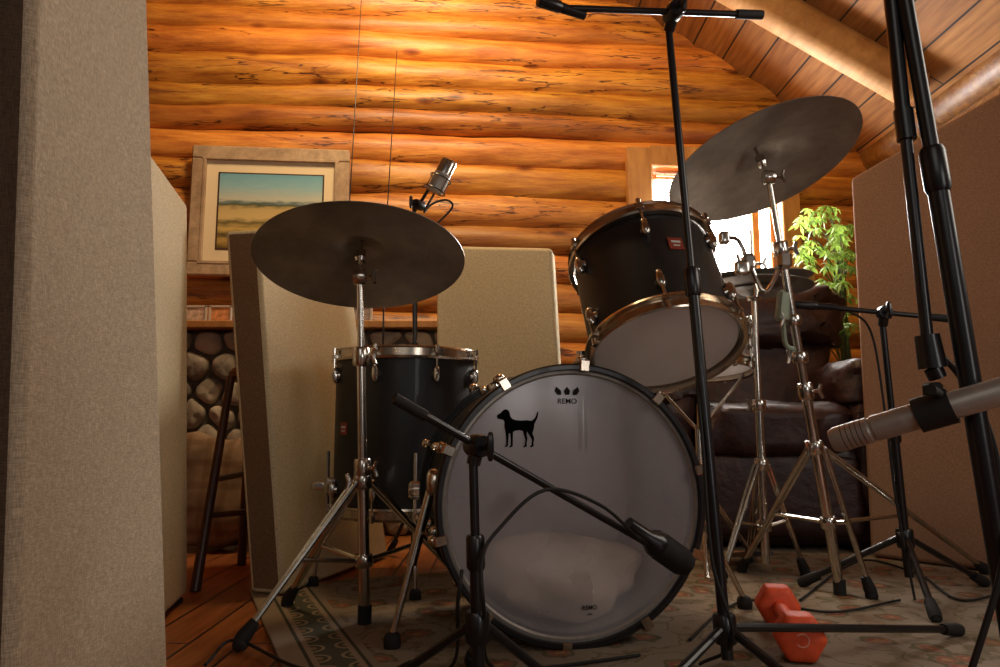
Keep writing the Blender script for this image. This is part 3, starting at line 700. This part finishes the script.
# ---------------- mic stands
def micstand(label,base,top,feet,hubz,boom,r=.0105):
    T=Thing('microphone_stand',label,'microphone stand',V((base.x,base.y,0)))
    B=V((base.x,base.y,.06)); ax=(top-B).normalized()
    mid=B.lerp(top,.55)
    g=G(); g.sweep([B,mid],r,14); T.part('lower_tube',g,MBLK)
    g=G(); g.sweep([mid,top],r*.72,14); T.part('upper_tube',g,MBLK)
    collar(T,mid,ax,r*1.45,.055,MBLK,'height_clutch')
    hub=B.lerp(top,(hubz-.06)/(top.z-.06))
    collar(T,hub,ax,r*1.9,.05,MBLK,'leg_hub')
    for f in feet:
        f=V((f.x,f.y,.022)); d=f-hub
        g=G(); st=hub+V((d.x,d.y,0)).normalized()*.015; g.sweep([st,f],r*.75,10); T.part('leg',g,MBLK)
        dn=d.normalized(); g=G(); g.sweep([f-dn*.05,f-dn*.005,f+dn*.01],[r*1.1,r*1.35,r*1.1],12); g.sell(f-V((0,0,.002)),(.014,.014,.011),None,.8,10,6); T.part('rubber_foot',g,MRUB)
    if boom:
        a,b2=boom; g=G(); g.sweep([a,b2],r*.62,12); T.part('boom_arm',g,MBLK)
        bx=(b2-a).normalized(); t=(top-a).dot(bx); q=a+bx*t
        g=G(); g.sweep([top-ax*.02,q],[r*1.1,r*1.2],12); M=FRM(q,bx.cross(V((0,0,1)))); g.lathe([(.003,-.02),(.017,-.02),(.019,-.012),(.019,.012),(.017,.02),(.003,.02)],M,20); T.part('boom_clamp',g,MBLK)
        g=G(); s=bx.cross(V((0,0,1))).normalized(); s=s if s.y<0 else -s
        g.cyl(q,q+s*.035,.006,n=8); g.sell(q+s*.042,(.006,.01,.024),None,.7,10,8); T.part('clamp_knob',g,MBLK)
        g=G(); g.sweep([b2-bx*.06,b2],r*.9,12); T.part('counterweight',g,MRUB)
    return T
top=W(668,22,1.38); base=V((W(727,640,1.30).x,1.30,0))
a=W(562,8,1.30); b2=W(762,15,1.40)
micstand('tall thin black microphone stand with horizontal boom',base,top,[FL(958,640),V((base.x-.22,1.10,0)),V((base.x+.12,1.08,0))],.11,(a,b2),.0105)
def mic(label,p0,p1,r,mat,kind='pencil'):
    T=Thing('microphone',label,'microphone',p0.copy()); ax=(p1-p0); L=ax.length; M=FRM(p0,ax)
    if kind=='pencil':
        g=G(); g.lathe([(.003,0),(r*.7,0),(r,.006),(r,L*.74),(r*.9,L*.75),(r*.9,L*.76),(r,L*.77),(r,L*.97),(r*.85,L),(.003,L)],M,28); T.part('body',g,mat)
        g=G(); 
        for k in range(5): g.torus(M@V((0,0,L*(.80+.03*k))),ax,r*.995,.0005,28,6)
        T.part('vent_grille',g,MBLK)
        g=G(); g.cyl(p0-ax.normalized()*.05,p0+ax.normalized()*.002,r*.75,r*.85); T.part('cable_plug',g,MBLK)
    elif kind=='kick':
        g=G(); g.lathe([(.003,0),(r*.5,0),(r*.55,L*.3),(r*.95,L*.42),(r*.95,L*.5),(.003,L*.5)],M,28); T.part('body',g,mat)
        g=G(); g.lathe([(.003,L*.5),(r*.98,L*.5),(r,L*.55),(r,L*.88),(r*.8,L*.98),(.003,L)],M,28); T.part('grille',g,MRUB)
    else:
        M=M@Matrix.Diagonal((1,.7,1,1))
        g=G(); g.lathe([(.003,0),(r*.85,0),(r,.008),(r,L*.52),(r*1.04,L*.53),(r*1.04,L*.56),(.003,L*.56)],M,32); T.part('body',g,mat)
        g=G(); g.lathe([(.003,L*.56),(r*.98,L*.56),(r*1.0,L*.90),(r*.92,L*.97),(r*.6,L),(.003,L)],M,32); T.part('grille',g,MCHR)
        g=G(); 
        for k in(.05,.42): g.torus(M@V((0,0,L*k)),ax,r*1.3,.0022,28,6)
        for k in range(4):
            an=k*math.pi/2+.7; d=V((math.cos(an),math.sin(an),0)); g.cyl(M@(d*r*1.3+V((0,0,L*.05))),M@(d*r*1.3+V((0,0,L*.42))),.0015,n=6)
        T.part('shock_mount',g,MBLK)
    return T
mic('slim black microphone clipped to horizontal boom',W(562,8,1.30),W(538,0,1.28),.012,MBLK)
top=W(473,452,1.2); base=V((W(479,640,1.2).x,1.2,0))
a=W(655,548,1.40); b2=W(394,398,1.12)
micstand('short black microphone stand in front of bass drum',base,top,[FL(395,690),FL(560,700),V((base.x-.02,1.42,0))],.14,(a,b2),.0105)
mic('large black bass drum microphone on short boom',W(628,524,1.38),W(688,566,1.43),.027,MBLK,'kick')
top=W(882,318,1.95); base=V((W(908,560,1.98).x,1.98,0))
micstand('black tripod microphone stand beside burlap panel',base,top,[FL(803,590),FL(936,626),FL(985,590)],.16,(W(815,306,1.97),W(952,319,1.9)),.0115)
mic('small dark microphone on boom near hi-hat',W(818,306,1.97),W(778,303,2.0),.012,MBLK)
# near stand
T=Thing('microphone_stand','tall black stand close up with boom hanging down','microphone stand',V(W(1050,880,.74)))
B=up(W(1050,880,.74),.06); tp_=W(893,-70,.74); md=W(935,170,.74)
T.o.location=(B.x,B.y,0); T.m=Matrix.Translation((B.x,B.y,0)); T.inv=T.m.inverted()
ax=(tp_-B).normalized()
g=G(); g.sweep([B,md],.0105,18); T.part('lower_tube',g,MBLK)
g=G(); g.sweep([md,tp_],.0080,18); T.part('upper_tube',g,MBLK)
collar(T,md,ax,.0130,.05,MBLK,'height_clutch'); collar(T,up(B,.12),ax,.022,.05,MBLK,'leg_hub')
for dx,dy in((.28,-.1),(.1,.3),(-.12,-.28)):
    g=G(); g.sweep([up(B,.12),V((B.x+dx,B.y+dy,.015))],.008,10); T.part('leg',g,MBLK)
    g=G(); g.sell((B.x+dx,B.y+dy,.014),(.015,.015,.014)); T.part('rubber_foot',g,MRUB)
b0=W(884,-70,.75); b1=W(927,335,.75); b2=W(938,378,.75)
g=G(); g.sweep([b0,W(905,130,.75)],.0078,16); g.sweep([W(905,130,.75),b1],.0062,16); T.part('boom_arm',g,MBLK)
g=G(); g.sweep([W(903,110,.75),W(907,140,.75)],.0100,16); T.part('boom_clutch',g,MBLK)
g=G(); g.sweep([b1,W(933,368,.75)],[.0120,.0140],18); g.sweep([W(933,368,.75),b2],.009,12); T.part('boom_joint',g,MBLK)
g=G(); g.sell(b0.lerp(tp_,.5),(.03,.03,.03)); T.part('boom_clamp',g,MBLK)
m0=W(1012,388,.70); m1=W(832,441,.80)
max_=(m1-m0).normalized(); ct=m0.lerp(m1,.40)
g=G(); g.lathe([(.0155,-.017),(.018,-.017),(.018,.017),(.0155,.017)],FRM(ct,max_),24,True); g.box(ct+V((0,0,.021)),(.016,.016,.016),None,.2); g.cyl(ct+V((0,-.01,.016)),ct+V((-.02,-.03,.02)),.005); T.part('microphone_clip',g,MRUB)
MGRD=simple('dull_silver',(.34,.305,.265),.42,.4,.1,60)
mic('silver pencil microphone held in black clip',m0,m1,.0138,MGRD)
# overhead condenser
base=V((W(412,560,2.5).x+.01,2.5,0)); top=W(414,200,2.48)
micstand('black overhead microphone stand behind floor tom',base,top,[base+V((.2,.0,0)),base+V((-.1,.12,0)),base+V((.0,-.08,0))],.2,(W(436,178,2.42),W(404,228,2.5)),.0095)
mic('silver large condenser microphone in shock mount',W(434,192,2.38),W(450,160,2.38),.029,simple('satin_silver',(.5,.47,.42),.35,.6,.06,40),'cond')
g=G(); g.sweep([W(434,194,2.38),W(424,212,2.42),W(432,204,2.45),W(446,200,2.47),W(452,208,2.5),W(430,232,2.5),W(418,260,2.5),W(416,340,2.5)],.004,8,smooth=6); solo('cable',g,MRUB,'black cable looping from overhead microphone','cable')
def cable(pts,label,r=.0032): 
    g=G(); g.sweep(pts,r,8,smooth=8); solo('cable',g,MRUB,label,'cable')
cable([W(640,540,1.36),W(600,505,1.3),W(545,490,1.24),W(498,530,1.2),W(482,560,1.17),W(484,610,1.16),FL(490,665,.014),FL(540,668,.014),FL(640,655,.014)],'black cable hanging from bass drum boom')
cable([W(462,570,1.17),W(458,600,1.16),FL(450,668,.014),FL(380,675,.014),FL(300,668,.014),FL(235,640,.014),FL(205,665,.014)],'thin black cable lying on rug')
cable([FL(800,600,.014),FL(840,570,.014),FL(870,560,.014),FL(920,575,.014),FL(960,600,.014),FL(1010,590,.014)],'black cable curling across rug')
cable([W(697,380,1.33),W(703,450,1.31),W(712,560,1.28),W(733,640,1.27),FL(700,664,.014)],'black cable following tall microphone stand')
cable([W(925,345,.76),W(955,370,.78),W(985,420,.77),W(1000,480,.76),W(1003,560,.72),W(962,700,.72)],'black cable from close silver microphone')
cable([W(820,306,1.97),W(850,312,1.99),W(872,335,1.97),W(886,420,1.95),W(896,500,1.95),FL(915,600,.014)],'black cable hanging from rear boom')
cable([FL(690,640,.014),FL(720,612,.014),FL(755,600,.014),FL(830,612,.014),FL(900,600,.014)],'black cable snaking beside dumbbell')
# ---------------- armchair
AC=V((1.06,3.02,0)); RA=Matrix.Rotation(math.radians(-10),3,'Z')
T=Thing('armchair','worn dark maroon leather recliner armchair','armchair',AC)
S=1.10
def ac(x,y,z): return AC+RA@(V((x,y,z))*S)
sz=lambda *a: tuple(q*S for q in a)
g=G(); g.sell(ac(0,-.02,.19),sz(.38,.30,.175),RA,.25,32,14,.05); T.part('base',g,MLEA)
g=G(); g.sell(ac(0,-.08,.40),sz(.27,.30,.10),RA,.45,56,28,.14,9); T.part('seat_cushion',g,MLEA)
for s in(-1,1):
    g=G(); g.sell(ac(s*.34,-.03,.33),sz(.10,.32,.25),RA,.4,32,18,.1,9); g.sell(ac(s*.34,-.05,.56),sz(.135,.31,.085),RA,.55,56,28,.16,10); T.part('armrest',g,MLEA)
RBk=RA@Matrix.Rotation(math.radians(-8),3,'X')
g=G(); g.sell(ac(0,.20,.58),sz(.33,.11,.27),RBk,.45,64,32,.14,10); T.part('backrest',g,MLEA)
g=G(); g.sell(ac(.01,.18,.84),sz(.36,.12,.13),RBk,.5,64,32,.18,12); T.part('head_cushion',g,MLEA)
g=G(); g.sell(ac(0,-.31,.19),sz(.28,.04,.13),RA,.3,32,14,.06); T.part('footrest',g,MLEA)
# stool
C=V((-.765,2.34,0)); T=Thing('bar_stool','dark wooden stool with splayed legs and rungs','stool',C)
g=G(); g.lathe([(.003,.60),(.10,.60),(.11,.61),(.11,.628),(.10,.64),(.003,.636)],Matrix.Translation(C),32); T.part('seat',g,MDARKW)
ft=[(-.085,-.26),(.09,-.06),(-.09,.12),(.09,.16)]; tpf=[(-.075,-.09),(.05,-.03),(-.06,.05),(.05,.06)]
for (x,y),(x2,y2) in zip(ft,tpf): g=G(); g.sweep([C+V((x2,y2,.61)),C+V((x,y,0))],[.012,.015],12); T.part('leg',g,MDARKW)
for i,j,z in((0,1,.2),(2,3,.2),(0,2,.3),(1,3,.3)):
    k=z/.61; P=lambda q:C+V((ft[q][0]*(1-k)+tpf[q][0]*k,ft[q][1]*(1-k)+tpf[q][1]*k,z)); g=G(); g.sweep([P(i),P(j)],.009,10); T.part('rung',g,MDARKW)
# cushion
m,nt,b=nodes('plaid_cloth'); tc=nt.nodes.new('ShaderNodeTexCoord')
o_=None
for ax_ in('X','Z'):
    wv=nt.nodes.new('ShaderNodeTexWave'); wv.bands_direction=ax_; wv.inputs['Scale'].default_value=4; wv.inputs['Distortion'].default_value=1.5; nt.links.new(tc.outputs['Object'],wv.inputs['Vector'])
    r=ramp(nt,wv.outputs['Fac'],[(.1,(.80,.74,.68)),(.35,(1,1,1))])
    o_=r.outputs[0] if o_ is None else mul(nt,o_,r.outputs[0])
n,cr,_=noisecol(nt,14,(1,1,1),[(.3,(.17,.11,.065)),(.7,(.32,.225,.14))]); nt.links.new(mul(nt,o_,cr.outputs[0]),b.inputs['Base Color']); b.inputs['Roughness'].default_value=.9
g=G(); g.sell(W(212,515,2.78),(.26,.11,.20),Matrix.Rotation(-.15,3,'X'),.65,40,20,.2,8)
mz=min(v.z for v in g.v); 
for v in g.v: v.z-=mz
solo('cushion',g,m,'brown woven cushion on floor by fireplace','cushion')
for px,top in((363,-30),(397,50)):
    X=W(px,200,3.3).x; g=G(); p=W(px,top,3.3); g.sweep([V((X,2.98,.0)),V((X,2.98,.35))],.010,8); g.sweep([V((X,2.98,.33)),V((X,2.98,1.2)),V((p.x,3.3,p.z))],[.005,.003,.0015],8)
    solo('fishing_rod',g,MBLK,'thin dark fishing rod standing upright against wall','fishing rod')
# plant
C=V((1.68,3.42,0)); T=Thing('potted_umbrella_plant','leafy green umbrella plant in clay pot near window','plant',C)
g=G(); g.lathe([(.003,.0),(.10,.0),(.13,.24),(.14,.24),(.14,.27),(.115,.27),(.11,.25),(.003,.25)],Matrix.Translation(C),32); T.part('pot',g,MPOT)
gs=G(); gl=G()
for i in range(95):
    py=random.uniform(206,330); ex=W(random.uniform(798,855),py,random.uniform(3.22,3.45)); 
    st=C+V((random.uniform(-.03,.03),random.uniform(-.03,.03),.24)); mid=V((C.x-.02+(ex.x-C.x)*.2,C.y-.02,ex.z-.2))
    if i%4==0: gs.sweep([st,mid,ex],[.005,.004,.0025],6,smooth=5)
    nl=8; n_=V((random.uniform(-.4,.4),random.uniform(-.8,-.1),random.uniform(.4,1))).normalized(); M=FRM(ex,n_)
    for k in range(nl):
        a=2*math.pi*k/nl+random.uniform(-.2,.2); L=random.uniform(.035,.062); w=.0075
        d=V((math.cos(a),math.sin(a),0)); s_=V((-d.y,d.x,0)); dr=random.uniform(.3,.8)*L
        P=[V((0,0,0)),d*L*.25+s_*w*.5,d*L*.6+s_*w-V((0,0,dr*.35)),d*L*.9-V((0,0,dr)),d*L*.6-s_*w-V((0,0,dr*.35)),d*L*.25-s_*w*.5,d*L*.55-V((0,0,dr*.2))]
        gl.add([M@q for q in P],[[0,1,6],[1,2,6],[2,3,6],[3,4,6],[4,5,6],[5,0,6]])
T.part('stems',gs,MSTEM); T.part('leaves',gl,MLEAF)
# dumbbell
pA=FL(774,600,.053); pB=FL(799,636,.053); pA=pB.lerp(pA,.85)
ax=(pB-pA).normalized(); T=Thing('dumbbell','coral red hexagonal dumbbell lying on rug','dumbbell',V((pA.x,pA.y,0)))
def hexh(c,r,h):
    y=V((0,0,1)); x=ax.cross(y).normalized(); M=Matrix((x,y,x.cross(y))).transposed().to_4x4(); M.translation=c
    g=G(); pr=[(.003,-h/2),(r*.70,-h/2),(r*.88,-h/2+.004),(r*.97,-h/2+.010),(r,-h/2+.018),(r,h/2-.018),(r*.97,h/2-.010),(r*.88,h/2-.004),(r*.70,h/2),(.003,h/2)]
    n=48; vs=[];fs=[]
    for q,z in pr:
        for k in range(n):
            t=2*math.pi*k/n; tt=(t%(math.pi/3))-math.pi/6; hexr=.866/math.cos(tt); rr=q*min(hexr,.965)
            vs.append(M@V((rr*math.cos(t),rr*math.sin(t),z)))
    m=len(pr)
    for i in range(m-1):
        for k in range(n): l=(k+1)%n; fs.append([i*n+k,i*n+l,(i+1)*n+l,(i+1)*n+k])
    fs.append(list(range(n))[::-1]); fs.append([(m-1)*n+k for k in range(n)])
    g.add(vs,fs); return g
for c in(pA,pB): T.part('weight_head',hexh(c,.050,.065),MRED,ang=30)
g=G(); g.cyl(pA,pB,.016,n=16); T.part('handle',g,MRED)
g=G(); q=pB+ax*.033; x=ax.cross(V((0,0,1))).normalized()
g.sweep([q+(x*math.cos(t)*.012+V((0,0,1))*math.sin(t)*.012) for t in [math.radians(40+i*14) for i in range(21)]],.0014,6); T.part('printed_mark',g,MMARK)

# ---------------- lights
def area(name,loc,tgt,size,power,col,sy=None):
    l=bpy.data.lights.new(name,'AREA'); l.energy=power; l.color=col; l.size=size
    if sy: l.shape='RECTANGLE'; l.size_y=sy
    o=bpy.data.objects.new(name,l); LINK(o); o.location=loc
    o.rotation_euler=(V(tgt)-V(loc)).to_track_quat('-Z','Y').to_euler(); return o
area('window_daylight',(1.13,3.62,1.51),(.1,1.2,.4),.7,32,(1,.96,.90),.5)
area('wall_wash',(-.35,2.3,2.9),(-.3,3.7,2.1),.5,46,(1,.70,.38))  # added warm light washing the upper log wall, no fixture
area('front_fill',(-.2,-1.4,1.7),(.3,1.8,.5),1.2,6,(1,.92,.84))  # added soft fill from behind the camera, no window there
area('reflection_fill',(1.45,-1.45,.85),(.2,1.5,.4),.5,6,(1,.94,.90),.7)  # added light that gives the drum head a soft reflection
area('side_fill',(1.75,.85,1.35),(-.6,1.0,.6),.7,9,(1,.90,.78))  # added fill from the right for panels and drums
w=bpy.data.worlds.new('World'); bpy.context.scene.world=w; w.use_nodes=True
w.node_tree.nodes['Background'].inputs[0].default_value=(.9,.85,.8,1); w.node_tree.nodes['Background'].inputs[1].default_value=.06
bpy.context.scene.view_settings.view_transform='Standard'
cam=bpy.data.cameras.new('Camera'); co=bpy.data.objects.new('Camera',cam); LINK(co)
cam.sensor_width=36; cam.lens=F0*36/1000; cam.clip_start=.02
co.location=CAM; co.rotation_euler=(R90+TH,0,0); bpy.context.scene.camera=co
